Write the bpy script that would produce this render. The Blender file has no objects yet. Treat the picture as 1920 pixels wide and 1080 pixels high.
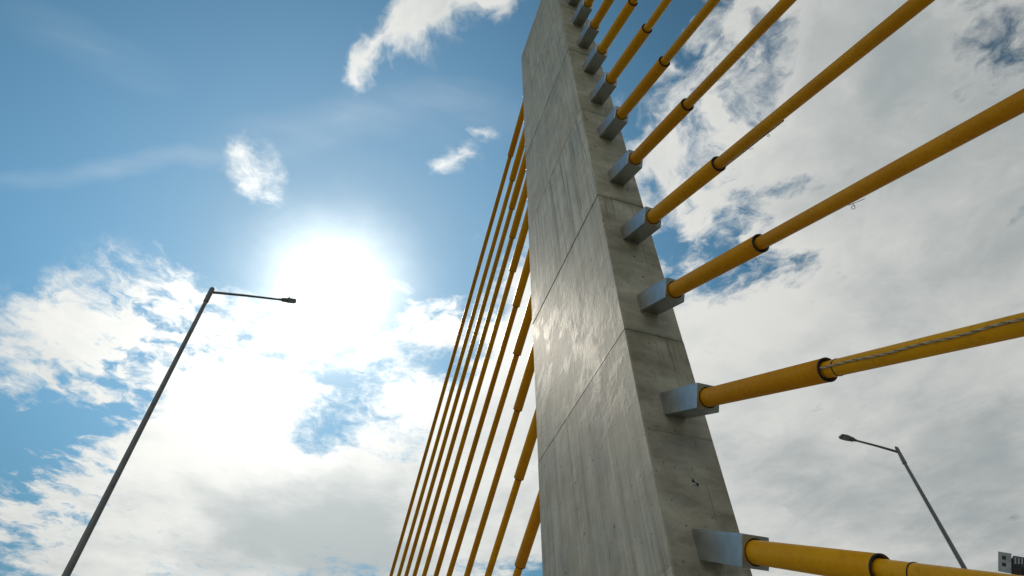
import bpy, bmesh, math, random
from mathutils import Vector, Matrix
random.seed(7)
scene = bpy.context.scene
C = scene.collection
PI = math.pi

# ------------------------------------------------------------------ camera
cd = bpy.data.cameras.new('camera')
cam = bpy.data.objects.new('camera', cd)
C.objects.link(cam)
cd.sensor_width = 36.0
cd.lens = 21.797
cd.clip_end = 20000
fw = Vector((0.22828, 0.62313, 0.74806)); rt = Vector((0.94715, -0.32, -0.02248)); up = Vector((-0.22537, -0.71366, 0.66324))
cam.matrix_world = Matrix(((rt.x, up.x, -fw.x, 0), (rt.y, up.y, -fw.y, 0), (rt.z, up.z, -fw.z, 1.6), (0, 0, 0, 1)))
scene.camera = cam

# ------------------------------------------------------------------ light, exposure, sky
SUN = Vector((-0.0422, 0.6922, 0.7205)).normalized()
scene.view_settings.view_transform = 'Standard'
scene.view_settings.look = 'None'
scene.view_settings.exposure = 0.0
scene.view_settings.gamma = 1.0
ld = bpy.data.lights.new('sun', 'SUN')
ld.energy = 3.0
ld.angle = math.radians(0.53)
ld.color = (1.0, 0.90, 0.76)
sun = bpy.data.objects.new('sun', ld)
C.objects.link(sun)
sun.rotation_euler = SUN.to_track_quat('Z', 'Y').to_euler()

# sky-plane position (east, north of the zenith at unit height), half axes, turn in degrees, weight
CLOUD_BANKS = [
    (-0.24, 0.711, 0.11, 0.067, 81.6, 0.85), (0.12, 0.562, 0.053, 0.045, 115.5, 1.0), (0.153, 0.494, 0.038, 0.027, 174.1, 0.95), (0.007, 0.322, 0.103, 0.049, 146.9, 0.9),
    (-0.036, 0.364, 0.079, 0.053, 139.5, 0.9), (-0.005, 0.377, 0.083, 0.042, 141.3, 0.9), (-0.069, 0.398, 0.06, 0.035, 139.7, 0.75), (-0.078, 0.415, 0.038, 0.024, 156.3, 0.5),
    (-0.096, 0.443, 0.052, 0.031, 156.6, 0.95), (0.033, 0.308, 0.098, 0.037, 152.0, 0.9), (0.103, 0.285, 0.065, 0.062, 159.3, 0.9), (-0.675, 1.399, 0.326, 0.225, 105.9, 1.0),
    (-0.514, 1.174, 0.286, 0.153, 120.6, 0.72), (-0.369, 1.038, 0.134, 0.089, 109.2, 0.85), (-0.424, 1.234, 0.337, 0.229, 140.4, 0.55), (-0.253, 1.127, 0.224, 0.161, 142.9, 0.75),
    (-0.294, 1.374, 0.47, 0.348, 174.0, 0.6), (-0.125, 1.56, 0.689, 0.526, 142.6, 0.85), (-0.39, 1.992, 0.927, 0.655, 113.6, 0.8), (0.083, 1.694, 0.718, 0.599, 102.1, 0.85),
    (-0.001, 2.211, 1.099, 0.776, 153.4, 0.75), (-0.648, 1.911, 0.521, 0.179, 122.4, 0.6), (-0.811, 2.182, 0.354, 0.214, 117.4, 0.9), (-0.824, 1.823, 0.21, 0.108, 111.2, 0.8),
    (0.219, 1.38, 0.477, 0.305, 95.5, 0.8), (0.391, 1.762, 0.906, 0.464, 76.2, 0.9), (-0.67, 2.442, 0.546, 0.34, 112.3, 0.8), (-0.862, 2.539, 0.306, 0.197, 126.5, 0.5),
    (0.139, 0.926, 0.144, 0.089, 134.6, 0.62), (0.091, 1.037, 0.135, 0.056, 115.6, 0.45), (0.185, 1.035, 0.079, 0.05, 160.4, 0.7), (0.289, 0.822, 0.091, 0.061, 163.1, 0.7),
    (0.328, 1.019, 0.22, 0.176, 71.6, 0.8), (0.356, 1.242, 0.399, 0.331, 73.9, 0.9), (0.549, 1.555, 0.818, 0.38, 70.7, 1.0), (0.371, 0.932, 0.137, 0.073, 69.7, 0.5),
    (0.494, 0.185, 0.133, 0.093, 179.3, 0.75), (0.496, 0.265, 0.116, 0.091, -165.6, 0.75), (0.501, 0.343, 0.086, 0.068, 30.7, 0.5), (0.501, 0.477, 0.122, 0.114, 27.0, 0.75),
    (0.403, 0.325, 0.05, 0.018, 118.8, 0.75), (0.655, 0.428, 0.318, 0.22, 179.4, 0.7), (0.728, 0.18, 0.492, 0.288, 176.0, 1.35), (0.97, 0.389, 0.708, 0.447, -174.5, 1.35),
    (0.868, 0.794, 0.468, 0.354, -166.0, 1.3), (1.208, 0.745, 0.972, 0.642, -165.8, 1.4), (1.545, 1.26, 1.588, 1.045, 25.2, 1.4), (1.366, 0.532, 1.134, 0.337, 40.1, 1.0),
    (1.15, 1.23, 1.119, 0.356, 55.3, 1.2), (0.808, 0.581, 0.224, 0.16, 31.3, 0.6), (1.021, 0.195, 0.201, 0.142, 155.0, 0.6), (0.678, 0.328, 0.235, 0.169, -168.3, 0.6),
    (0.665, 0.858, 0.714, 0.147, 62.1, 0.5), (2.357, 1.538, 1.024, 0.588, -162.2, 0.9), (1.86, 1.767, 0.911, 0.611, -167.0, 0.6), (0, -2.2, 2.6, 2.0, 0, 1.2),
    (2.2, -0.6, 1.6, 1.6, 0, 1.0), (-3.2, 0.3, 2.6, 1.8, 0, 2.2), (-2.4, -1.6, 2.2, 1.8, 0, 1.6), (3.0, 2.5, 1.5, 1.5, 0, 0.9),  # unseen clouds to the south and west, added to light pylon and cables
    (-2.5, 2.8, 1.4, 1.2, 0, 0.9),
]
CLOUD_GAPS = [
    (0.378, 0.267, 0.211, 0.103, 58.8, 1.1625), (0.486, 0.391, 0.095, 0.061, 52.1, 0.46499999999999997), (-0.776, 1.809, 0.343, 0.153, 110.7, 0.9450000000000001), (-0.565, 1.594, 0.288, 0.109, 128.6, 0.9450000000000001),
    (-0.722, 1.572, 0.138, 0.123, 83.8, 0.525), (-0.739, 2.144, 0.32, 0.142, 103.5, 0.735), (-0.909, 2.43, 0.28, 0.1, 103.3, 0.42000000000000004), (-0.499, 1.354, 0.215, 0.081, 131.4, 0.525),
    (-0.377, 1.165, 0.152, 0.057, 138.8, 0.3675), (-0.659, 1.646, 0.224, 0.075, 125.7, 0.42000000000000004), (-0.205, 1.166, 0.153, 0.073, 176.7, 0.315), (-0.25, 1.199, 0.118, 0.09, 129.9, 0.2625),
    (0.077, 1.228, 0.368, 0.173, 128.3, 0.9375), (-0.005, 1.387, 0.231, 0.175, 95.9, 0.875), (0.037, 1.485, 0.221, 0.116, 129.8, 0.75), (0.197, 1.517, 0.26, 0.098, 79.1, 0.75),
    (0.258, 1.141, 0.15, 0.1, 96.2, 0.625), (-0.102, 1.231, 0.162, 0.088, 178.0, 0.315), (0.546, 0.24, 0.115, 0.08, 61.5, 1.1625), (0.517, 0.37, 0.105, 0.06, 52.8, 0.775),
    (0.627, 0.566, 0.172, 0.155, 25.7, 1.2400000000000002), (0.728, 0.691, 0.222, 0.134, 152.5, 1.2400000000000002), (0.575, 0.685, 0.196, 0.073, 60.9, 0.775), (0.907, 0.089, 0.132, 0.091, 5.1, 1.4725),
    (1.234, 0.394, 0.14, 0.08, -176.0, 0.5425), (0.836, 0.602, 0.13, 0.078, 173.5, 0.6975), (0.713, 0.409, 0.097, 0.07, -171.3, 0.5425), (0.97, 0.159, 0.087, 0.04, 171.7, 0.46499999999999997),
    (0.458, 0.491, 0.077, 0.043, 58.7, 0.9299999999999999), (0.529, 0.584, 0.159, 0.063, 60.5, 0.6), (-0.6, 1.447, 0.176, 0.073, 127.9, 0.5), (-0.276, 1.116, 0.119, 0.065, 155.3, 0.3),
    (-0.355, 1.251, 0.138, 0.078, 175.3, 0.35), (-0.483, 1.114, 0.123, 0.046, 125.6, 0.4), (0.177, 0.842, 0.113, 0.104, 149.2, 0.6), (0.252, 1.024, 0.186, 0.129, 98.3, 0.45),
    (0.054, 0.97, 0.13, 0.069, 81.7, 0.3),
]
CLOUD_GREY = [
    (-0.05, 2.068, 0.529, 0.334, 117.0, 1.9549999999999998), (0.239, 2.227, 0.404, 0.277, 85.4, 1.785), (0.217, 1.654, 0.299, 0.272, 110.6, 0.34), (0.56, 1.747, 0.531, 0.304, 71.6, 0.3825),
    (0.086, 1.819, 0.228, 0.187, 100.9, 0.2975), (0.684, 0.167, 0.274, 0.15, 172.3, 0.81), (0.985, 0.321, 0.481, 0.262, 175.8, 0.675), (0.913, 0.138, 0.282, 0.17, -169.1, 0.63),
    (0.829, 0.372, 0.217, 0.131, 141.2, 0.405), (1.145, 0.671, 0.265, 0.175, -164.3, 0.33), (1.662, 1.164, 0.829, 0.49, 29.9, 0.48), (2.226, 1.41, 1.085, 0.446, 36.8, 0.6),
    (1.484, 1.442, 0.589, 0.413, -165.9, 0.36), (1.86, 1.017, 0.763, 0.22, 40.5, 0.3), (-0.822, 2.486, 0.393, 0.254, 124.9, 0.255), (1.31, 0.451, 0.339, 0.184, 25.0, 0.3),
    (0, -2.5, 2.6, 2.2, 0, 0.2), (2.4, -0.6, 1.6, 1.6, 0, 0.3),
]
CLOUD_WHITE = [
    (-0.248, 1.597, 0.368, 0.278, 136.2, 0.6), (-0.429, 1.759, 0.319, 0.158, 124.4, 0.5), (0.848, 0.764, 0.386, 0.262, 178.2, 0.7), (0.694, 0.545, 0.269, 0.179, 175.7, 0.3),
    (-0.191, 1.387, 0.459, 0.358, 132.7, 0.6), (1.274, 1.01, 0.28, 0.176, -179.8, 0.3), (0.552, 0.183, 0.144, 0.095, 177.7, 0.2),
]
CLOUD_TUFTS = [
    (-0.423, 1.216, 0.41, 0.21, 124.1, 0.7), (-0.239, 1.195, 0.326, 0.151, 176.9, 0.5), (-0.617, 1.609, 0.604, 0.276, 121.2, 0.8), (-0.764, 2.168, 0.554, 0.347, 119.2, 0.8),
    (0.187, 1.365, 0.376, 0.23, 116.3, 0.4), (0.521, 0.306, 0.301, 0.192, 47.9, 0.7), (0.714, 0.596, 0.328, 0.239, -177.3, 0.7), (-0.375, 1.08, 0.153, 0.11, 129.4, 0.5),
    (0.16, 0.962, 0.272, 0.254, 112.4, 0.75), (-0.019, 0.354, 0.187, 0.078, 142.2, 0.6), (0.914, 0.128, 0.199, 0.119, -166.8, 0.4),
]
CIRRUS = [
    (-0.544, 0.815, 0.344, 0.03, 155.2, 0.22), (-0.306, 0.703, 0.377, 0.029, 154.3, 0.2), (-0.1, 0.554, 0.303, 0.054, 151.1, 0.26), (-0.492, 0.549, 0.153, 0.06, -169.7, 0.16),
    (0.081, 0.485, 0.238, 0.079, 167.1, 0.15),
]


class NT:
    """small helper for writing node graphs"""
    def __init__(s, tree): s.t = tree; s.n = tree.nodes; s.l = tree.links
    def node(s, kind, **kw):
        n = s.n.new(kind)
        for k, v in kw.items(): setattr(n, k, v)
        return n
    def put(s, sock, v):
        if v is None: return
        if isinstance(v, bpy.types.NodeSocket): s.l.new(v, sock)
        else: sock.default_value = v
    def math(s, op, a, b=None, c=None, clamp=False):
        n = s.node('ShaderNodeMath', operation=op, use_clamp=clamp)
        for i, v in enumerate((a, b, c)): s.put(n.inputs[i], v)
        return n.outputs[0]
    def vmath(s, op, a, b=None, scale=None):
        n = s.node('ShaderNodeVectorMath', operation=op)
        s.put(n.inputs[0], a); s.put(n.inputs[1], b)
        if scale is not None: s.put(n.inputs['Scale'], scale)
        return n.outputs['Value'] if op in ('DOT_PRODUCT', 'LENGTH') else n.outputs[0]
    def noise(s, vec, scale, detail=4, rough=.55, lac=2.0, dist=0.0, out=0):
        n = s.node('ShaderNodeTexNoise')
        n.inputs['Scale'].default_value = scale; n.inputs['Detail'].default_value = detail
        n.inputs['Roughness'].default_value = rough; n.inputs['Lacunarity'].default_value = lac
        n.inputs['Distortion'].default_value = dist
        s.put(n.inputs['Vector'], vec)
        return n.outputs[out]
    def rng(s, v, a, b, c=0.0, d=1.0, smooth=True):
        n = s.node('ShaderNodeMapRange', interpolation_type='SMOOTHSTEP' if smooth else 'LINEAR')
        for i, x in enumerate((v, a, b, c, d)): s.put(n.inputs[i], x)
        return n.outputs[0]
    def mix(s, f, a, b, mode='MIX'):
        n = s.node('ShaderNodeMix', data_type='RGBA', blend_type=mode)
        s.put(n.inputs[0], f); s.put(n.inputs[6], a); s.put(n.inputs[7], b)
        return n.outputs[2]
    def mapping(s, vec, loc=(0,0,0), rot=(0,0,0), sc=(1,1,1), kind='POINT'):
        n = s.node('ShaderNodeMapping', vector_type=kind)
        s.put(n.inputs[0], vec)
        n.inputs[1].default_value = loc; n.inputs[2].default_value = rot; n.inputs[3].default_value = sc
        return n.outputs[0]

def build_sky():
    w = bpy.data.worlds.new('World'); scene.world = w; w.use_nodes = True
    w.cycles.sampling_method = 'MANUAL'; w.cycles.sample_map_resolution = 512
    k = NT(w.node_tree); k.n.clear()
    sky = k.node('ShaderNodeTexSky', sky_type='NISHITA', sun_disc=False)
    sky.sun_elevation = math.asin(SUN.z); sky.sun_rotation = math.atan2(SUN.x, SUN.y)
    sky.dust_density = SKY_DUST; sky.air_density = SKY_AIR; sky.ozone_density = SKY_OZ
    tc = k.node('ShaderNodeTexCoord')
    d = tc.outputs['Generated']
    sep = k.node('ShaderNodeSeparateXYZ'); k.put(sep.inputs[0], d)
    z = k.math('MAXIMUM', sep.outputs[2], 0.06)
    comb = k.node('ShaderNodeCombineXYZ')
    k.put(comb.inputs[0], k.math('DIVIDE', sep.outputs[0], z)); k.put(comb.inputs[1], k.math('DIVIDE', sep.outputs[1], z))
    P = comb.outputs[0]                                     # point of the cloud layer seen in this direction
    # ragged edges: the layer's coordinates are stirred by two sizes of turbulence
    def stir(v, scale, amount, detail):
        c = k.noise(v, scale, detail, .6, out=1)
        return k.vmath('ADD', v, k.vmath('SCALE', k.vmath('SUBTRACT', c, (.5, .5, .5)), scale=amount))
    Q = stir(P, 2.2, .26, 5)
    Q = stir(Q, 9.0, .075, 4)
    def flat(v):
        return k.vmath('MULTIPLY', v, (1, 1, 0))
    Q = flat(Q)
    def heap(table, sign=1.0, start=0.0, vec=Q):
        acc = start
        for x, y, sx, sy, r, wt in table:
            m = k.mapping(vec, (x, y, 0), (0, 0, math.radians(r)), (sx, sy, 1), 'TEXTURE')
            g = k.node('ShaderNodeTexGradient', gradient_type='SPHERICAL'); k.put(g.inputs[0], m)
            acc = k.math('MULTIPLY_ADD', g.outputs[1], sign*wt, acc)
        return acc
    pos = k.math('MINIMUM', heap(CLOUD_BANKS), 1.5)
    cov = heap(CLOUD_GAPS, -1.0, pos)
    f1 = k.noise(flat(P), 5.5, 9, .62, 2.1)
    f2 = k.noise(flat(k.vmath('ADD', Q, (3.1, 1.7, 0))), 17.0, 6, .66)
    f = k.math('MULTIPLY_ADD', f2, .46, k.math('MULTIPLY', f1, .74))       # 0.6 mean
    presence = k.rng(pos, .02, .35)
    dens = k.math('MULTIPLY_ADD', k.math('MULTIPLY', k.math('SUBTRACT', f, .60), presence), CL_AMP, cov)
    mott = k.noise(flat(k.vmath('ADD', Q, (1.3, 5.1, 0))), 15.0, 6, .6)     # fields of small broken tufts
    dens = k.math('MULTIPLY_ADD', heap(CLOUD_TUFTS), k.math('MULTIPLY', k.math('SUBTRACT', mott, .55), 5.0), dens)
    alpha = k.rng(dens, CL_LO, CL_HI)
    cir = heap(CIRRUS, 1.0, 0.0, flat(stir(P, 3.0, .12, 3)))
    cir = k.math('MULTIPLY', cir, k.rng(k.noise(k.mapping(P, sc=(1.2, 5, 1), rot=(0, 0, .15)), 3.0, 5, .6), .3, .75, .35, 1.0))
    # how far from the sun this direction is
    ca = k.vmath('DOT_PRODUCT', d, tuple(SUN))
    th = k.math('MULTIPLY', k.math('ARCCOSINE', k.math('MINIMUM', ca, .9999999)), 180/PI)
    th2 = k.math('MULTIPLY', th, k.math('MULTIPLY_ADD', f1, .5, .75))           # thin uneven cloud round the sun
    def lobe(width, power=1.0, ang=None):
        t = k.math('DIVIDE', ang or th, width)
        if power != 1.0: t = k.math('POWER', t, power)
        return k.math('POWER', 2.71828, k.math('MULTIPLY', t, -1.0))
    # cloud brightness: thick parts are grey, thin parts and the parts round the sun are bright
    grey = heap(CLOUD_GREY)
    white = heap(CLOUD_WHITE)
    body = k.noise(flat(k.vmath('ADD', Q, (7.7, 2.3, 0))), 3.2, 6, .58)
    body2 = k.noise(flat(P), 9.0, 6, .6)
    tone = k.math('MULTIPLY_ADD', k.math('SUBTRACT', body, .5), 2.3, k.math('MULTIPLY', k.math('SUBTRACT', body2, .5), .9))
    thick = k.math('ADD', k.math('MULTIPLY_ADD', k.rng(dens, .75, 1.7), .25, grey), k.math('SUBTRACT', tone, white))
    thick = k.rng(thick, -.6, 1.7)
    ccol = k.mix(thick, CL_WHITE, CL_DARK)
    glow = k.math('MULTIPLY_ADD', lobe(13, 1.5), CL_SUN, k.math('MULTIPLY_ADD', lobe(45, 2.0), CL_FAR[1], CL_FAR[0]))
    glow = k.math('ADD', glow, k.rng(th, 59, 96, 0.0, CL_FILL))           # extra cloud brightness added well away from the sun to light concrete and cables
    ccol = k.vmath('SCALE', ccol, scale=glow)
    sc_ = k.vmath('SCALE', k.vmath('MULTIPLY', sky.outputs[0], SKY_TINT), scale=k.math('MULTIPLY_ADD', k.math('MULTIPLY', lobe(38, 3.0), k.rng(sep.outputs[2], .25, .68, .72, 1.0)), .54, k.math('MULTIPLY_ADD', lobe(12, 2.0), -.2, k.rng(sep.outputs[2], .25, .68, .10, .28))))
    base = k.mix(k.math('MULTIPLY', cir, .8), sc_, (7.0, 7.6, 8.2, 1))
    col = k.mix(alpha, base, ccol)
    # the bright air round the sun
    au = k.math('MULTIPLY_ADD', lobe(AU[0][0], 2.0, th2), AU[0][1], k.math('MULTIPLY', lobe(AU[1][0], AU[1][2]), AU[1][1]))
    col = k.vmath('ADD', col, k.vmath('SCALE', (1.0, .96, .86), scale=au))
    bg = k.node('ShaderNodeBackground'); bg.inputs[1].default_value = SKY_STRENGTH
    k.put(bg.inputs[0], col)
    out = k.node('ShaderNodeOutputWorld'); k.l.new(bg.outputs[0], out.inputs[0])

SKY_STRENGTH = 0.1
SKY_DUST, SKY_AIR, SKY_OZ = 0.05, 1.0, 1.0
SKY_TINT = (.95, 1.72, 1.62)
CL_AMP, CL_LO, CL_HI = 3.6, .04, 1.12
CL_WHITE, CL_DARK = (8.6, 8.65, 8.3, 1), (4.5, 5.0, 5.1, 1)
CL_SUN, CL_FAR, CL_FILL = .7, (.66, .32), .62
AU = ((5.0, 14.0), (10.0, 5.2, 1.0))
build_sky()

# ------------------------------------------------------------------ helpers
def obj(name, bm, mat, parent=None, loc=None, smooth=False):
    me = bpy.data.meshes.new(name)
    bmesh.ops.recalc_face_normals(bm, faces=bm.faces)
    bm.to_mesh(me); bm.free()
    if smooth is True:
        for p in me.polygons: p.use_smooth = True
    elif smooth:
        me.polygons.foreach_set('use_smooth', [True]*len(me.polygons)); me.set_sharp_from_angle(angle=smooth)
    for m in (mat if isinstance(mat, (list, tuple)) else [mat]): me.materials.append(m)
    o = bpy.data.objects.new(name, me); C.objects.link(o)
    if parent is not None: o.parent = parent
    if loc is not None: o.location = loc
    return o
def thing(name, label, cat, loc=(0, 0, 0), group=None):
    o = bpy.data.objects.new(name, None); C.objects.link(o)
    o.location = loc; o['label'] = label; o['category'] = cat
    if group: o['group'] = group
    o.empty_display_size = .2
    return o
def tag(o, label, cat, group=None):
    o['label'] = label; o['category'] = cat
    if group: o['group'] = group
    return o
def struct(o):
    o['kind'] = 'structure'; return o
def frame(axis, hint=Vector((0, 0, 1))):
    """right-handed frame with its Z along axis, Y as near hint as it goes"""
    z = axis.normalized(); x = hint.cross(z)
    if x.length < 1e-4: x = Vector((1, 0, 0)).cross(z)
    x.normalize(); y = z.cross(x)
    return Matrix((x, y, z)).transposed()
def ring(bm, c, R, r, n):
    return [bm.verts.new(c + R @ Vector((r*math.cos(2*PI*i/n), r*math.sin(2*PI*i/n), 0))) for i in range(n)]
def bridge(bm, a, b, mi=0):
    n = len(a)
    for i in range(n):
        f = bm.faces.new((a[i], a[(i+1) % n], b[(i+1) % n], b[i])); f.material_index = mi
def tube(bm, pts, radii, n=24, caps=True, hint=Vector((0, 0, 1))):
    """pipe through pts; one radius or one for each point"""
    if not isinstance(radii, (list, tuple)): radii = [radii]*len(pts)
    rs = []
    for i, p in enumerate(pts):
        a = pts[min(i+1, len(pts)-1)] - pts[max(i-1, 0)]
        rs.append(ring(bm, p, frame(a, hint), radii[i], n))
    for a, b in zip(rs, rs[1:]): bridge(bm, a, b)
    if caps: bm.faces.new(rs[0][::-1]); bm.faces.new(rs[-1])
    return rs
def lathe(bm, base, axis, prof, n=32):
    """profile of (distance along axis, radius), open-ended"""
    R = frame(axis); z = axis.normalized(); rs = [ring(bm, base + z*t, R, r, n) for t, r in prof]
    for a, b in zip(rs, rs[1:]): bridge(bm, a, b)
    return rs
def box(bm, lo, hi, M=None, bev=0.0):
    r = bmesh.ops.create_cube(bm, size=1.0)
    vs = r['verts']; lo, hi = Vector(lo), Vector(hi)
    for v in vs:
        v.co = Vector([lo[i] + (v.co[i]+.5)*(hi[i]-lo[i]) for i in range(3)])
    if bev:
        es = list({e for v in vs for e in v.link_edges})
        g = bmesh.ops.bevel(bm, geom=es, offset=bev, segments=2, affect='EDGES', profile=.6)
        vs = [v for v in set(vs) | set(g['verts']) if v.is_valid]
        vs = list({v for v in vs} | {v for f in g['faces'] for v in f.verts})
    if M is not None:
        for v in vs: v.co = M @ v.co
    return vs

# ------------------------------------------------------------------ materials
def new_mat(name):
    m = bpy.data.materials.new(name); m.use_nodes = True
    k = NT(m.node_tree); b = m.node_tree.nodes['Principled BSDF']
    return m, k, b
def paint(name, col, rough=.4, metal=0.0, var=.12, scale=6.0, bump=.0, dirt=(.05, .04, .03), dirt_amt=.25, spec=.5):
    m, k, b = new_mat(name)
    tc = k.node('ShaderNodeTexCoord'); v = tc.outputs['Object']
    n1 = k.noise(v, scale, 6, .6); n2 = k.noise(v, scale*7, 4, .6)
    dark = tuple(c*(1-var*2) for c in col) + (1,); lite = tuple(min(1, c*(1+var)) for c in col) + (1,)
    c = k.mix(k.rng(n1, .25, .75), dark, lite)
    c = k.mix(k.math('MULTIPLY', k.rng(n2, .55, .8), dirt_amt), c, dirt + (1,))
    k.put(b.inputs['Base Color'], c)
    k.put(b.inputs['Roughness'], k.math('MULTIPLY_ADD', n2, .25, rough-.12))
    b.inputs['Metallic'].default_value = metal
    b.inputs['Specular IOR Level'].default_value = spec
    if bump:
        bp = k.node('ShaderNodeBump'); bp.inputs['Strength'].default_value = bump; bp.inputs['Distance'].default_value = .01
        k.put(bp.inputs['Height'], n1); k.put(b.inputs['Normal'], bp.outputs[0])
    return m

LIFT, LIFT0 = 4.54, 1.6 + 8.377 - 2*4.54          # height of one pour, height of the lowest pour joint
def concrete_pylon():
    m, k, b = new_mat('pylon_concrete')
    tc = k.node('ShaderNodeTexCoord'); v = tc.outputs['Object']
    sep = k.node('ShaderNodeSeparateXYZ'); k.put(sep.inputs[0], v)
    X, Y, Z = sep.outputs
    nsep = k.node('ShaderNodeSeparateXYZ'); k.put(nsep.inputs[0], tc.outputs['Normal'])
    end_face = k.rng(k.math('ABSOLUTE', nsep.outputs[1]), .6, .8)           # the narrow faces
    lift = k.math('FLOOR', k.math('DIVIDE', k.math('SUBTRACT', Z, LIFT0), LIFT))
    wn = k.node('ShaderNodeTexWhiteNoise', noise_dimensions='1D'); k.put(wn.inputs['W'], k.math('ADD', lift, 3.0))
    rnd = wn.outputs['Value']
    frac = k.math('FRACT', k.math('DIVIDE', k.math('SUBTRACT', Z, LIFT0), LIFT))
    # each pour starts its streaks afresh
    off = k.node('ShaderNodeCombineXYZ'); k.put(off.inputs[2], k.math('MULTIPLY', lift, 7.31)); k.put(off.inputs[1], k.math('MULTIPLY', lift, 2.17))
    vl = k.vmath('ADD', v, off.outputs[0])
    blot = k.noise(vl, .55, 5, .6)
    blot2 = k.noise(vl, 2.2, 5, .62)
    streak = k.noise(k.mapping(vl, sc=(5, 5, .22)), 1.0, 5, .62)
    streak2 = k.noise(k.mapping(vl, sc=(16, 16, .5)), 1.0, 4, .65)
    fine = k.noise(v, 38, 5, .65)
    # board marks: vertical on the broad faces
    boards = k.noise(k.mapping(vl, sc=(0.0, 2.6, .035)), 1.0, 3, .55)
    line = k.math('SUBTRACT', 1.0, k.rng(k.math('ABSOLUTE', k.math('SUBTRACT', boards, .5)), .0, .022))
    line = k.math('MULTIPLY', line, k.rng(streak2, .35, .6))
    board_amt = k.math('MULTIPLY_ADD', k.math('COMPARE', lift, 3.0, .5), .6, .3)
    # the narrow face: level stains and seams
    hst = k.noise(k.mapping(v, sc=(1.1, 1.1, 3.2)), 1.0, 6, .62, dist=.6)
    hst2 = k.noise(k.mapping(v, sc=(.5, .5, .9)), 1.0, 4, .6)
    sig_side = k.math('ADD', k.math('MULTIPLY', k.math('SUBTRACT', streak, .5), k.math('MULTIPLY_ADD', board_amt, 1.1, .8)), k.math('MULTIPLY', k.math('SUBTRACT', streak2, .5), k.math('MULTIPLY_ADD', board_amt, 1.0, .5)))
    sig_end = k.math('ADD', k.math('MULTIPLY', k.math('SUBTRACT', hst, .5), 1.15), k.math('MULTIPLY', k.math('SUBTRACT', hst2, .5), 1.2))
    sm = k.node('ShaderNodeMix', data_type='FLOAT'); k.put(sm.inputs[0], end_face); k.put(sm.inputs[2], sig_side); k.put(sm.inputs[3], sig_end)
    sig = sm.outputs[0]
    t = k.math('ADD', sig, k.math('MULTIPLY', k.math('SUBTRACT', blot, .5), .7))
    t = k.math('ADD', t, k.math('MULTIPLY', k.math('SUBTRACT', blot2, .5), .5))
    t = k.math('ADD', t, k.math('MULTIPLY', k.math('SUBTRACT', fine, .5), .55))
    t = k.math('ADD', t, k.math('MULTIPLY_ADD', rnd, .24, -.12))
    t = k.math('MULTIPLY_ADD', t, 1.3, .52)
    col = k.mix(k.rng(t, -.1, 1.1, smooth=False), (.25, .226, .174, 1), (.68, .635, .515, 1))
    # brownish and bluish casts
    cast = k.noise(vl, .9, 4, .6)
    col = k.mix(k.math('MULTIPLY', k.rng(cast, .5, .68), .4), col, (.40, .33, .23, 1))
    col = k.mix(k.math('MULTIPLY', k.rng(cast, .5, .3), .25), col, (.23, .25, .28, 1))
    # dark stain lines, seams, rust and bug holes
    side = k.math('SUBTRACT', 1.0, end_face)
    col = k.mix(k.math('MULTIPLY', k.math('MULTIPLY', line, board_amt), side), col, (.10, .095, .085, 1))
    near = k.math('MINIMUM', frac, k.math('SUBTRACT', 1.0, frac))
    seam = k.math('MULTIPLY', k.rng(near, .035, .0), k.rng(k.noise(v, 3.0, 5, .7), .40, .65))
    col = k.mix(k.math('MULTIPLY', seam, .5), col, (.13, .12, .10, 1))
    flat = k.node('ShaderNodeCombineXYZ'); k.put(flat.inputs[0], k.math('ADD', X, Y)); k.put(flat.inputs[1], Z)
    def pits(scale, r0, r1, share):
        vo = k.node('ShaderNodeTexVoronoi', voronoi_dimensions='2D'); vo.inputs['Scale'].default_value = scale
        k.put(vo.inputs['Vector'], k.vmath('ADD', flat.outputs[0], k.vmath('SCALE', k.noise(v, 6.0, 2, .5, out=1), scale=.05)))
        sc = k.node('ShaderNodeSeparateColor'); k.put(sc.inputs[0], vo.outputs['Color'])
        return k.math('MULTIPLY', k.rng(vo.outputs['Distance'], r1, r0), k.math('LESS_THAN', sc.outputs[0], share))
    hole = k.math('MAXIMUM', pits(1.35, .025, .055, .5), k.math('MULTIPLY', pits(6.0, .06, .14, .12), .8))
    # form seams on the narrow face: one upright, one level halfway up each pour, both broken
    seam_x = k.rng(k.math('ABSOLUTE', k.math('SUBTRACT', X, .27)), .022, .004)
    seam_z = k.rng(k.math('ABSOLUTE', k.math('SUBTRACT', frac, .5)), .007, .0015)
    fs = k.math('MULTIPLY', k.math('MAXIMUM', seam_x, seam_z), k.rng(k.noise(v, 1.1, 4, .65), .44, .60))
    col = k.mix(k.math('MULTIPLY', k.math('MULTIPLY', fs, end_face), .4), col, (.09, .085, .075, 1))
    col = k.mix(k.math('MULTIPLY', hole, .75), col, (.07, .065, .06, 1))
    run = k.math('MULTIPLY', k.rng(frac, .55, 1.0), k.rng(streak2, .50, .68))       # run-off below the joints
    col = k.mix(k.math('MULTIPLY', run, .55), col, (.13, .12, .10, 1))
    k.put(b.inputs['Base Color'], col)
    # laitance skin is smooth and a little glossy, washed-out patches are not
    patch = k.rng(k.math('ADD', k.noise(vl, .8, 4, .6), k.math('MULTIPLY', k.math('SUBTRACT', blot2, .5), .5)), .42, .60)
    k.put(b.inputs['Roughness'], k.math('ADD', k.math('MULTIPLY_ADD', patch, -.06, .50), k.math('MULTIPLY', fine, .14)))
    b.inputs['Specular IOR Level'].default_value = .30
    lump = k.noise(k.mapping(vl, sc=(1, 1, .75)), 2.9, 6, .66)
    h = k.math('ADD', k.math('MULTIPLY', lump, k.math('MULTIPLY_ADD', patch, .8, .35)), k.math('MULTIPLY', streak2, .07))
    h = k.math('ADD', h, k.math('MULTIPLY', k.math('MULTIPLY', streak, board_amt), .35))
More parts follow.
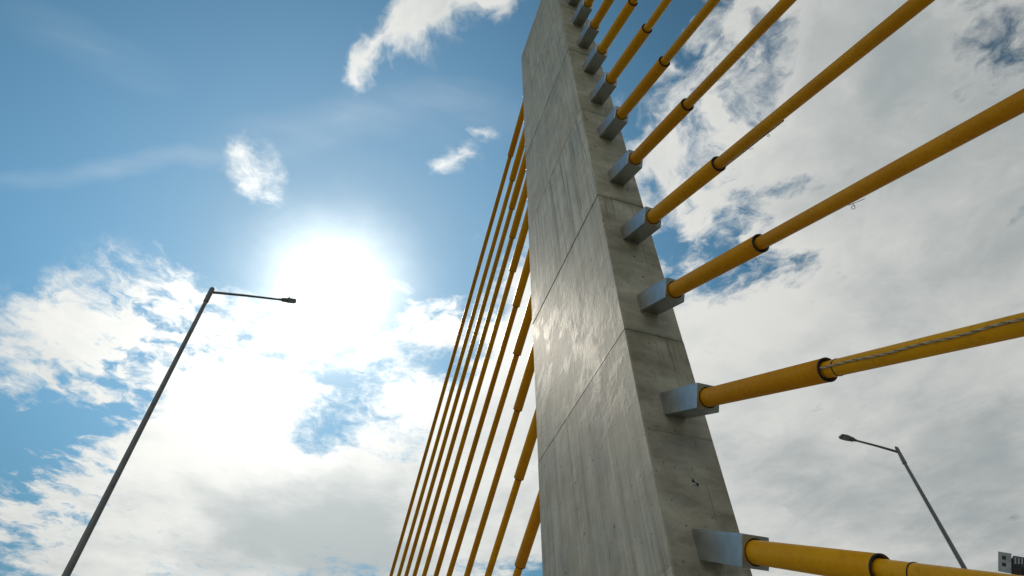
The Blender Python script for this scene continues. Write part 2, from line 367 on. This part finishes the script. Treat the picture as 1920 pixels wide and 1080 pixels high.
    h = k.math('ADD', h, k.math('MULTIPLY', fine, .10))
    h = k.math('ADD', h, k.math('MULTIPLY', k.noise(vl, 9.0, 5, .65), .32))
    h = k.math('SUBTRACT', h, k.math('MULTIPLY', hole, .25))
    h = k.math('SUBTRACT', h, k.math('MULTIPLY', k.math('MULTIPLY', line, side), .12))
    bp = k.node('ShaderNodeBump'); bp.inputs['Strength'].default_value = 1.0; bp.inputs['Distance'].default_value = .0032
    k.put(bp.inputs['Height'], h); k.put(b.inputs['Normal'], bp.outputs[0])
    return m

def cable_paint():
    m, k, b = new_mat('cable_yellow')
    tc = k.node('ShaderNodeTexCoord'); v = tc.outputs['Object']
    n1 = k.noise(v, 1.3, 5, .6); n2 = k.noise(k.mapping(v, sc=(1, 1, 1)), 14, 5, .65); n3 = k.noise(v, 60, 3, .6)
    c = k.mix(k.rng(n1, .3, .7), (.76, .33, .003, 1), (.90, .415, .004, 1))
    c = k.mix(k.math('MULTIPLY', k.rng(n2, .50, .72), .4), c, (.42, .17, .012, 1))
    c = k.mix(k.math('MULTIPLY', k.rng(n3, .62, .8), .2), c, (.16, .10, .03, 1))
    info = k.node('ShaderNodeObjectInfo')
    hs = k.node('ShaderNodeHueSaturation'); k.put(hs.inputs['Color'], c)
    k.put(hs.inputs['Value'], k.math('MULTIPLY_ADD', info.outputs['Random'], .22, .88)); k.put(hs.inputs['Hue'], k.math('MULTIPLY_ADD', info.outputs['Random'], .012, .492))
    c = hs.outputs[0]
    k.put(b.inputs['Base Color'], c)
    k.put(b.inputs['Roughness'], k.math('MULTIPLY_ADD', n2, .25, .30))
    b.inputs['Specular IOR Level'].default_value = .2
    bp = k.node('ShaderNodeBump'); bp.inputs['Strength'].default_value = .25; bp.inputs['Distance'].default_value = .004
    k.put(bp.inputs['Height'], n2); k.put(b.inputs['Normal'], bp.outputs[0])
    return m
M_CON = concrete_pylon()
M_YEL = cable_paint()
M_GALV = paint('galvanised_steel', (.50, .52, .535), .40, 1.0, .10, 3.0, .10, (.30, .30, .30), .25)
M_POLE = paint('lamp_pole_steel', (.20, .21, .215), .55, .3, .12, 2.5, 0, (.16, .15, .14), .4)
M_LAMP = paint('lamp_housing_grey', (.17, .17, .18), .5, .1, .15, 8, 0)
M_BLACK = paint('rubber_and_shade_black', (.018, .018, .018), .6, 0, .2, 20, 0)  # also the black for shade in the sleeve mouths and box gaps
M_GLASS = paint('lamp_lens', (.34, .35, .36), .15, 0, .1, 10, 0)
M_ROPE = paint('rope_fibre', (.62, .57, .47), .9, 0, .2, 30, 0, (.30, .22, .14), .5)
M_ROPE2 = paint('rope_fibre_brown', (.34, .25, .15), .9, 0, .2, 30, 0, (.06, .05, .04), .5)
M_WIRE = paint('tie_wire_steel', (.05, .045, .04), .6, .4, .2, 20, 0)
M_BLUE = paint('blue_black_ink', (.012, .018, .085), .7, 0, .2, 30, 0)
M_PLATE = paint('grey_metal_sheet', (.36, .40, .43), .45, .3, .15, 8, 0, (.10, .10, .10), .4)
M_DARK = paint('dark_machine_paint', (.06, .075, .075), .5, .2, .2, 9, 0)
M_RED = paint('red_plastic', (.35, .03, .02), .45, 0, .1, 12, 0)
M_DECK = paint('road_concrete', (.08, .078, .073), .85, 0, .2, 1.5, .3)
M_WALK = paint('pale_concrete', (.36, .35, .33), .8, 0, .12, .8, .2)
M_LINE = paint('road_paint', (.75, .75, .72), .6, 0, .06, 3, 0)
M_EARTH = paint('grassy_ground', (.06, .08, .03), .95, 0, .3, .05, 0, (.12, .10, .07), .5)

# ------------------------------------------------------------------ ground and deck
S, ZC = 7.5, 1.6                                   # size of the fitted unit in metres, height of the eye
def W(x, y, z): return Vector((S*x, S*y, S*z + ZC))
XC = .7482*S                                       # the cable plane, on the middle line of the bridge
bm = bmesh.new()
q = [bm.verts.new(c) for c in ((-6000, -6000, -9), (6000, -6000, -9), (6000, 6000, -9), (-6000, 6000, -9))]; bm.faces.new(q)
struct(obj('ground', bm, M_EARTH))
bm = bmesh.new(); box(bm, (XC-10, -60, -1.4), (XC+10, 110, 0)); struct(obj('bridge_deck', bm, M_WALK))
for s in (-1, 1):
    bm = bmesh.new(); a, b_ = sorted((XC+s*1.6, XC+s*8.2)); box(bm, (a, -60, 0), (b_, 110, .004)); struct(obj('road', bm, M_DECK))
    bm = bmesh.new()
    for y in range(-60, 110, 6):
        box(bm, (XC+s*4.9-.07, y, .0045), (XC+s*4.9+.07, y+3, .008))
    struct(obj('road_marking', bm, M_LINE))
    bm = bmesh.new(); a, b_ = sorted((XC+s*8.2, XC+s*8.45)); box(bm, (a, -60, .002), (b_, 110, .15), bev=.02); struct(obj('kerb', bm, M_WALK))
    bm = bmesh.new(); a, b_ = sorted((XC+s*1.35, XC+s*1.6)); box(bm, (a, -60, .002), (b_, 110, .15), bev=.02); struct(obj('kerb', bm, M_WALK))

# ------------------------------------------------------------------ pylon
PB, PH = -.2133, 4.2070
def plan(z):
    hw = .0894 - .0025*z
    return (.7482-hw)*S, (.7482+hw)*S, (1-.0231*z)*S, (1.669-.0426*z)*S
def pylon_ring(bm, z, inset):
    x0, x1, y0, y1 = plan(z); x0 += inset; x1 -= inset; y0 += inset; y1 -= inset; c = .022
    Z = z*S + ZC
    return [bm.verts.new(p) for p in ((x0+c, y0, Z), (x1-c, y0, Z), (x1, y0+c, Z), (x1, y1-c, Z), (x1-c, y1, Z), (x0+c, y1, Z), (x0, y1-c, Z), (x0, y0+c, Z))]
pylon = thing('bridge_pylon', 'tall grey concrete bridge pylon with board-marked faces and level pour joints', 'pylon', (XC, 1.35*S, 0))
bm = bmesh.new()
zs = [(PB, 0)]
for i in range(-2, 8):
    zj = (8.377 + i*LIFT)/S
    if zj > PH - .05: break
    if i == -1: continue                               # no joint shows at this level
    step = .004 if i % 2 else 0.0
    zs += [(zj-.016/S, step), (zj-.002/S, .018), (zj+.008/S, .018), (zj+.016/S, .004-step)]
zs.append((PH, zs[-1][1]))
zs = [zs[0]] + [t for t in zs[1:] if t[0] > PB]
rs = [pylon_ring(bm, z, i) for z, i in zs]
for a, b_ in zip(rs, rs[1:]): bridge(bm, a, b_)
bm.faces.new(rs[-1]); bm.faces.new(rs[0][::-1])
bmesh.ops.translate(bm, verts=bm.verts, vec=(-XC, -1.35*S, 0))
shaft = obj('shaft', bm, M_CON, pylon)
# painted survey target on the front face: two blue-black triangles point to point
bm = bmesh.new()
zc = .697; yf = (1-.0231*zc)*S
def onface(dx, dz):
    z = zc*S + dz; return Vector((.757*S + dx - XC, (1-.0231*z/S)*S - 1.35*S, z + ZC))
for s in (1, -1):
    for thk in (0,):
        pts = [onface(0, 0), onface(-.062*s, .005*s), onface(-.03*s, .075*s)]
        a = [bm.verts.new(p + Vector((0, -.004, 0))) for p in pts]; b2 = [bm.verts.new(p + Vector((0, .004, 0))) for p in pts]
        bm.faces.new(a); bm.faces.new(b2[::-1]); bridge(bm, a, b2)
mk = obj('survey_mark', bm, M_BLUE, pylon); mk['label'] = 'small blue black bow-tie survey mark'

# ------------------------------------------------------------------ stay cables and their anchor boxes
ORD = ['lowest', 'second', 'third', 'fourth', 'fifth', 'sixth', 'seventh', 'eighth', 'ninth', 'tenth', 'eleventh', 'topmost']
FRONT = [(.561, .560), (.893, .565), (1.23, .572), (1.537, .562), (1.856, .560), (2.163, .560), (2.456, .552), (2.75, .552), (3.04, .552), (3.33, .552), (3.63, .552), (3.93, .552)]
BACK = [(.56, .515), (.89, .51), (1.211, .505), (1.548, .515), (1.873, .524), (2.165, .495), (2.49, .513), (2.82, .517), (3.099, .505), (3.373, .495), (3.641, .483), (3.978, .474)]
BOX_A, BOX_L, R_SL, R_PIPE = .205, .145*S, .150, .103
def anchor_box(start, axis, length):
    """square steel guide box round the sleeve, its far end cast into the concrete"""
    bm = bmesh.new()
    R = frame(axis); n = 32; z = axis.normalized()
    def sq(t, a):
        out = []
        for i in range(n):
            c, s = math.cos(2*PI*(i+.5)/n), math.sin(2*PI*(i+.5)/n); m = max(abs(c), abs(s)); kx = (c/m, s/m)
            out.append(bm.verts.new(start + R @ Vector((a*kx[0], a*kx[1], 0)) + z*t))
        # corners of the square sit between two points: pull the nearest pair onto it
        for q in range(4):
            i = n//8 + q*n//4
            cx, cy = ((1, 1), (-1, 1), (-1, -1), (1, -1))[q]
            out[i-1].co = start + R @ Vector((a*cx, a*cy, 0)) + z*t + (R @ Vector((a*(.0 if q % 2 == 0 else -cx*.02), a*(-cy*.02 if q % 2 == 0 else 0.0), 0)))
        return out
    b0 = sq(-.35, BOX_A); b1 = sq(length-.006, BOX_A); b2 = sq(length, BOX_A-.006)
    bridge(bm, b0, b1); bridge(bm, b1, b2)
    def cir(t, r): return [bm.verts.new(start + R @ Vector((r*math.cos(2*PI*(i+.5)/n), r*math.sin(2*PI*(i+.5)/n), 0)) + z*t) for i in range(n)]
    c1 = cir(length, R_SL+.022); c2 = cir(length-.12, R_SL+.022)
    bridge(bm, b2, c1); bridge(bm, c1, c2)
    return bm
def gap_shade(start, axis, length):  # black ring standing for the shadow gap between sleeve and box
    bm = bmesh.new()
    rs = lathe(bm, start + axis.normalized()*length, axis, [(-.06, R_SL+.001), (-.012, R_SL+.001), (-.006, R_SL+.021), (-.06, R_SL+.021)], 32)
    bridge(bm, rs[-1], rs[0])
    return bm
def sleeve(p0, axis, length):
    bm = bmesh.new()
    prof = [(0, R_SL), (length-.006, R_SL), (length, R_SL-.004), (length, R_SL-.014), (length-.30, R_SL-.016)]
    rs = lathe(bm, p0, axis, prof, 40)
    return bm
def mouth_shade(p0, axis, length):
    """black ring standing for the shade inside the open sleeve mouth"""
    bm = bmesh.new()
    rs = lathe(bm, p0, axis, [(length-.05, R_SL-.0165), (length-.012, R_SL-.0165), (length-.03, R_PIPE+.001), (length-.05, R_PIPE+.001)], 40)
    bridge(bm, rs[-1], rs[0])
    return bm
def mouth_lip(p0, axis, length):
    bm = bmesh.new()
    rs = lathe(bm, p0, axis, [(length-.015, R_SL+.0005), (length-.012, R_SL+.003), (length+.004, R_SL+.003), (length+.006, R_SL), (length+.006, R_SL-.013), (length-.01, R_SL-.013)], 40)
    return bm
def stay(side, i, zf, sl, y_end):
    """side -1: from the front face towards the eye; +1: from the rear face, away from it"""
    yf = (1-.0231*zf) if side < 0 else (1.669-.0426*zf)
    A = W(.7482, yf, zf); ax = Vector((0, side, -sl)).normalized()
    o = {-1: 'front', 1: 'rear'}[side]
    at = lambda y: A + ax*((y*S - A.y)/ax.y)
    e = thing('anchor_box', BOX_LABEL[(side, i)], 'anchor box', A, 'steel anchor boxes on the %s of the pylon' % o)
    obj('box_shell', anchor_box(Vector((0, 0, 0)), ax, BOX_L), M_GALV, e)
    obj('gap_shade', gap_shade(Vector((0, 0, 0)), ax, BOX_L), M_BLACK, e)
    c = thing('stay_cable', CABLE_LABEL[(side, i)], 'stay cable', A, 'yellow stay cables on the %s of the pylon' % o)
    L = abs(y_end*S - A.y)/abs(ax.y)
    s0 = ax*(BOX_L-.15)
    obj('sleeve', sleeve(s0, ax, L-(BOX_L-.15)), M_YEL, c, smooth=math.radians(40))
    obj('mouth_shade', mouth_shade(s0, ax, L-(BOX_L-.15)), M_BLACK, c, smooth=math.radians(40))
    obj('mouth_ring', mouth_lip(s0, ax, L-(BOX_L-.15)), M_BLACK, c, smooth=math.radians(40))
    zd = (A.z - .9)/-ax.z                              # ends in a guard pipe on the deck
    bm = bmesh.new(); nseg = max(4, int(zd/1.5))
    sag = .0006*zd*zd*.5/zd
    pts = [ax*(L-.25 + (zd-L+.25)*j/nseg) + Vector((0, 0, -4*sag*(j/nseg)*(1-j/nseg))) for j in range(nseg+1)]
    tube(bm, pts, R_PIPE, 32, caps=False)
    obj('pipe', bm, M_YEL, c, smooth=True)
    bm = bmesh.new(); tube(bm, [ax*(zd-.6), ax*(zd+1.2)], R_SL, 24); obj('guard_pipe', bm, M_GALV, c, smooth=math.radians(40))
    return c, A, ax, L

BOX_LABEL, CABLE_LABEL = {}, {}
for i in range(12):
    BOX_LABEL[(-1, i)] = ('%s steel anchor box from the bottom on the pylon front' % ORD[i]) if 0 < i < 11 else ('%s steel anchor box on the front face of the pylon' % ORD[i])
    CABLE_LABEL[(-1, i)] = ('%s yellow cable from the bottom on the pylon front, passing overhead' % ORD[i]) if 0 < i < 11 else ('%s yellow cable on the front face of the pylon' % ORD[i])
    BOX_LABEL[(1, i)] = ('%s anchor box from the bottom on the hidden rear face of the pylon' % ORD[i]) if 0 < i < 11 else ('%s anchor box on the hidden rear face of the pylon' % ORD[i])
    CABLE_LABEL[(1, i)] = ('%s yellow cable from the left in the fan behind the pylon' % ORD[11-i]) if i < 11 else 'leftmost yellow cable in the fan behind the pylon'
CABLE_LABEL[(1, 0)] = 'lowest rear cable, hidden behind the pylon below the visible fan'
CABLE_LABEL[(1, 1)] = 'second lowest rear cable, hidden behind the foot of the pylon'
BOX_LABEL[(-1, 0)] = 'lowest steel anchor box on the pylon front, below the blue survey mark'
BOX_LABEL[(-1, 1)] = 'steel anchor box just above the blue survey mark, second from the bottom'
CABLE_LABEL[(-1, 0)] = 'thick lowest yellow cable on the pylon front, dipping to the lower right'
CABLE_LABEL[(-1, 1)] = 'second lowest front yellow cable with a braided rope tied along its pipe'
CABLE_LABEL[(-1, 2)] = 'third lowest yellow front cable with loose tie wires hanging under it'
CABLE_LABEL[(-1, 3)] = 'fourth lowest yellow front cable with rope fringe along its underside'
made = {}
for i, (zf, sl) in enumerate(FRONT):
    made[(-1, i)] = stay(-1, i, zf, sl, .632 if i == 0 else .56)
for i, (zf, sl) in enumerate(BACK):
    made[(1, i)] = stay(1, i, zf, sl, (2.05, 2.05, 2.056, 2.037, 2.023, 2.007, 1.997, 2.027, 2.014, 2.004, 1.975, 1.990)[i])

# ropes tied along pipes
EYE = Vector((0, 0, ZC))
def rope(c, A, ax, t0, t1, turn, label, cat='rope', r=.0065, wob=.012):
    """three strands laid round a line on the pipe; turn = angle round the pipe away from the eye-facing side"""
    e = thing('rope', label, cat, A, None)
    mid = A + ax*(t0+t1)/2
    toe = (EYE-mid); toe = (toe - ax*toe.dot(ax)).normalized(); sid = ax.cross(toe)
    n = int((t1-t0)/.012)
    for s in range(3):
        bm = bmesh.new(); pts = []
        for j in range(n+1):
            t = t0 + (t1-t0)*j/n; a = turn + wob*6*math.sin(t*1.7) + .05*math.sin(t*7.3)
            rad = toe*math.cos(a) + sid*math.sin(a); tang = ax.cross(rad)
            ph = 2*PI*t/.14 + s*2*PI/3
            pts.append(ax*t + rad*(R_PIPE + r*1.9 + r*math.cos(ph)) + tang*r*math.sin(ph))
        tube(bm, pts, r*.95, 6)
        obj('strand', bm, (M_ROPE, M_ROPE2, M_ROPE)[s], e, smooth=True)
    return e
c, A, ax, L = made[(-1, 1)]
rope(c, A, ax, L-.02, L+5.0, -.35, 'white and brown braided rope lying along the second lowest front cable')
bm = bmesh.new(); lathe(bm, ax*(L+.16), ax, [(0, R_PIPE), (0, R_PIPE+.006), (.012, R_PIPE+.006), (.012, R_PIPE)], 32); obj('tie_band', bm, M_WIRE, c)
c, A, ax, L = made[(-1, 0)]
rope(c, A, ax, L-.02, L+4.0, 1.05, 'pale braided rope lying along the lowest front cable')
bm = bmesh.new(); lathe(bm, ax*(L+.38), ax, [(0, R_PIPE), (0, R_PIPE+.006), (.012, R_PIPE+.006), (.012, R_PIPE)], 32); obj('tie_band', bm, M_WIRE, c)
c, A, ax, L = made[(-1, 3)]
rope(c, A, ax, L+.05, L+1.6, 1.62, 'frayed thin rope under the fourth lowest front cable near its sleeve', r=.006)

def tie_wire(key, t, pts):
    c, A, ax, L = made[key]
    bm = bmesh.new(); toe = EYE-(A+ax*t); toe = (toe-ax*toe.dot(ax)).normalized(); down = Vector((1, 0, 0))
    dn = ax.cross(toe); dn = dn if dn.z < 0 else -dn
    tube(bm, [ax*(t+a) + dn*(R_PIPE*.98+b_) + toe*.02 for a, b_ in pts], .0035, 6)
    obj('tie_wire', bm, M_WIRE, c, smooth=True)
def curl(r, n=9):
    return [(r*.5*math.sin(k*.9), .01 + r*.5*(1-math.cos(k*.9))+.004*k) for k in range(n)]
tie_wire((-1, 2), 5.25, curl(.06)); tie_wire((-1, 2), 5.2, [(0, 0), (.02, .01), (.12, .02), (.25, .03)])
tie_wire((-1, 2), 3.35, [(0, 0), (-.02, .05), (-.03, .15)]); tie_wire((-1, 2), 2.95, [(0, 0), (.05, .03), (.12, .12)])
tie_wire((-1, 3), 4.7, curl(.05)); tie_wire((-1, 3), 4.6, [(0, 0), (.1, .015), (.22, .02)]); tie_wire((-1, 3), 4.2, [(0, 0), (.04, .04), (.1, .06)])
tie_wire((-1, 3), 3.3, [(0, 0), (.05, .02), (.12, .03)])

# ------------------------------------------------------------------ street lamps
def street_lamp(base, h, arm, rise, r0, r1, label):
    e = thing('street_lamp', label, 'street lamp', base, 'tall street lamps beside the bridge road')
    bm = bmesh.new(); tube(bm, [Vector((0, 0, 0)), Vector((0, 0, h))], [r0, r1], 16); obj('pole', bm, M_POLE, e, smooth=math.radians(50))
    bm = bmesh.new(); tube(bm, [Vector((0, 0, h-.35)), Vector((0, 0, h+.05)), Vector((0, 0, h+.09))], [r1+.014, r1+.014, r1*.6], 16); obj('pole_cap', bm, M_POLE, e, smooth=math.radians(50))
    s = 1 if arm > 0 else -1; a = abs(arm)
    tip = Vector((arm, 0, h-.05+rise))
    bm = bmesh.new(); p0 = Vector((0, 0, h-.05))
    tube(bm, [p0, p0.lerp(tip, .5)+Vector((0, 0, .01)), tip], [.030, .026, .022], 12); obj('arm', bm, M_POLE, e, smooth=math.radians(50))
    d = (tip-p0).normalized(); R = Matrix((d, Vector((0, 0, 1)).cross(d), d.cross(Vector((0, 0, 1)).cross(d)))).transposed()
    head = bpy.data.objects
    HS = .42 if arm > 0 else .5
    bm = bmesh.new()
    # socket, narrow gear case and wide flat head, lofted as sections across the arm
    sec = [(-.16, .05, .05), (-.05, .055, .055), (.0, .10, .075), (.22, .115, .085), (.26, .14, .075), (.30, .16, .07), (.62, .15, .06), (.70, .11, .035)]
    prev = None
    for x, wy, wz in sec:
        rr = []
        for j in range(12):
            t = 2*PI*(j+.5)/12; cx, sx = math.cos(t), math.sin(t)
            sq = lambda v: math.copysign(abs(v)**.45, v)
            rr.append(bm.verts.new(tip + R @ (Vector((x, wy*sq(cx), wz*sq(sx) + .012))*HS)))
        if prev: bridge(bm, prev, rr)
        else: bm.faces.new(rr[::-1])
        prev = rr
    bm.faces.new(prev)
    hd = obj('lamp_head', bm, M_LAMP, e, smooth=math.radians(35))
    bm = bmesh.new(); box(bm, (.30, -.12, -.066), (.63, .12, -.046), Matrix.Translation(tip) @ R.to_4x4() @ Matrix.Scale(HS, 4), .006); obj('lens', bm, M_GLASS, hd)
    bm = bmesh.new(); tube(bm, [tip + R @ Vector((.14, 0, .04)), tip + R @ Vector((.14, 0, .095))], .02, 12); obj('photocell', bm, M_LAMP, hd)
    # small cable clamps on the pole
    for zz in (.18*h, .185*h, .37*h):
        bm = bmesh.new(); rr = r0 + (r1-r0)*zz/h
        box(bm, (-rr-.012, -rr-.012, zz), (rr+.012+.06*(s > 0), rr+.012, zz+.02))
        obj('band_clamp', bm, M_POLE, e)
    return e
street_lamp((-3.04, 10.33, .0), 11.6, 1.42, .22, .066, .038, 'tall grey street lamp left of the pylon with its head against the sun')
street_lamp((12.5, 8.72, .0), 9.6, -1.21, .09, .075, .036, 'grey street lamp right of the pylon, behind the lowest front cable')

# ------------------------------------------------------------------ floodlight at the lower right
def floodlight():
    e = thing('floodlight', 'grey floodlight with bracket plate on a mast at the lower right edge', 'floodlight', (9.473, 5.557, 0))
    top = 5.574
    bm = bmesh.new(); tube(bm, [Vector((0, 0, 0)), Vector((0, 0, top-.60))], [.07, .05], 14); obj('mast', bm, M_POLE, e, smooth=math.radians(50))
    Mx = Matrix.Translation((-.100, .150, top-.325)) @ Matrix.Rotation(math.radians(-57), 4, 'Z') @ Matrix.Rotation(math.radians(29), 4, 'Y') @ Matrix.Scale(.72, 4)
    bm = bmesh.new()
    # plate with two slots: built as strips round the openings
    for (x0, x1, z0, z1) in ((-.40, -.34, -.20, .17), (-.34, -.28, -.20, -.10), (-.34, -.28, .10, .17), (-.34, -.28, -.03, .03), (-.28, -.20, -.20, .17)):
        box(bm, (x0, -.012, z0), (x1, .012, z1), Mx)
    obj('bracket_plate', bm, M_PLATE, e)
    bm = bmesh.new()
    box(bm, (-.20, .0, -.15), (.26, .30, .16), Mx, .06); box(bm, (-.35, .03, -.11), (-.20, .16, .11), Mx, .01)
    hs = obj('housing', bm, M_DARK, e)
    bm = bmesh.new()
    for j in range(7):
        box(bm, (-.15+.05*j, -.03, -.02+.008*j), (-.12+.05*j, -.001, .11), Mx, .003)
    obj('cooling_fin', bm, M_PLATE, hs)
    bm = bmesh.new(); box(bm, (-.19, -.10, -.27), (-.02, .05, -.06), Mx, .03); obj('motor', bm, M_BLACK, e)
    bm = bmesh.new(); box(bm, (.04, -.08, -.38), (.20, .10, -.20), Mx, .02); obj('junction_box', bm, M_LINE, e)
    bm = bmesh.new(); tube(bm, [Mx @ Vector((.22, .12, -.1)), Mx @ Vector((.33, .12, -.30)), Vector((0, 0, top-.62))], .03, 10); obj('yoke', bm, M_DARK, e)
    bm = bmesh.new(); tube(bm, [Mx @ Vector((-.14, -.11, -.26)), Mx @ Vector((-.14, -.17, -.30))], .022, 12); obj('knob', bm, M_RED, e)
    return e
floodlight()
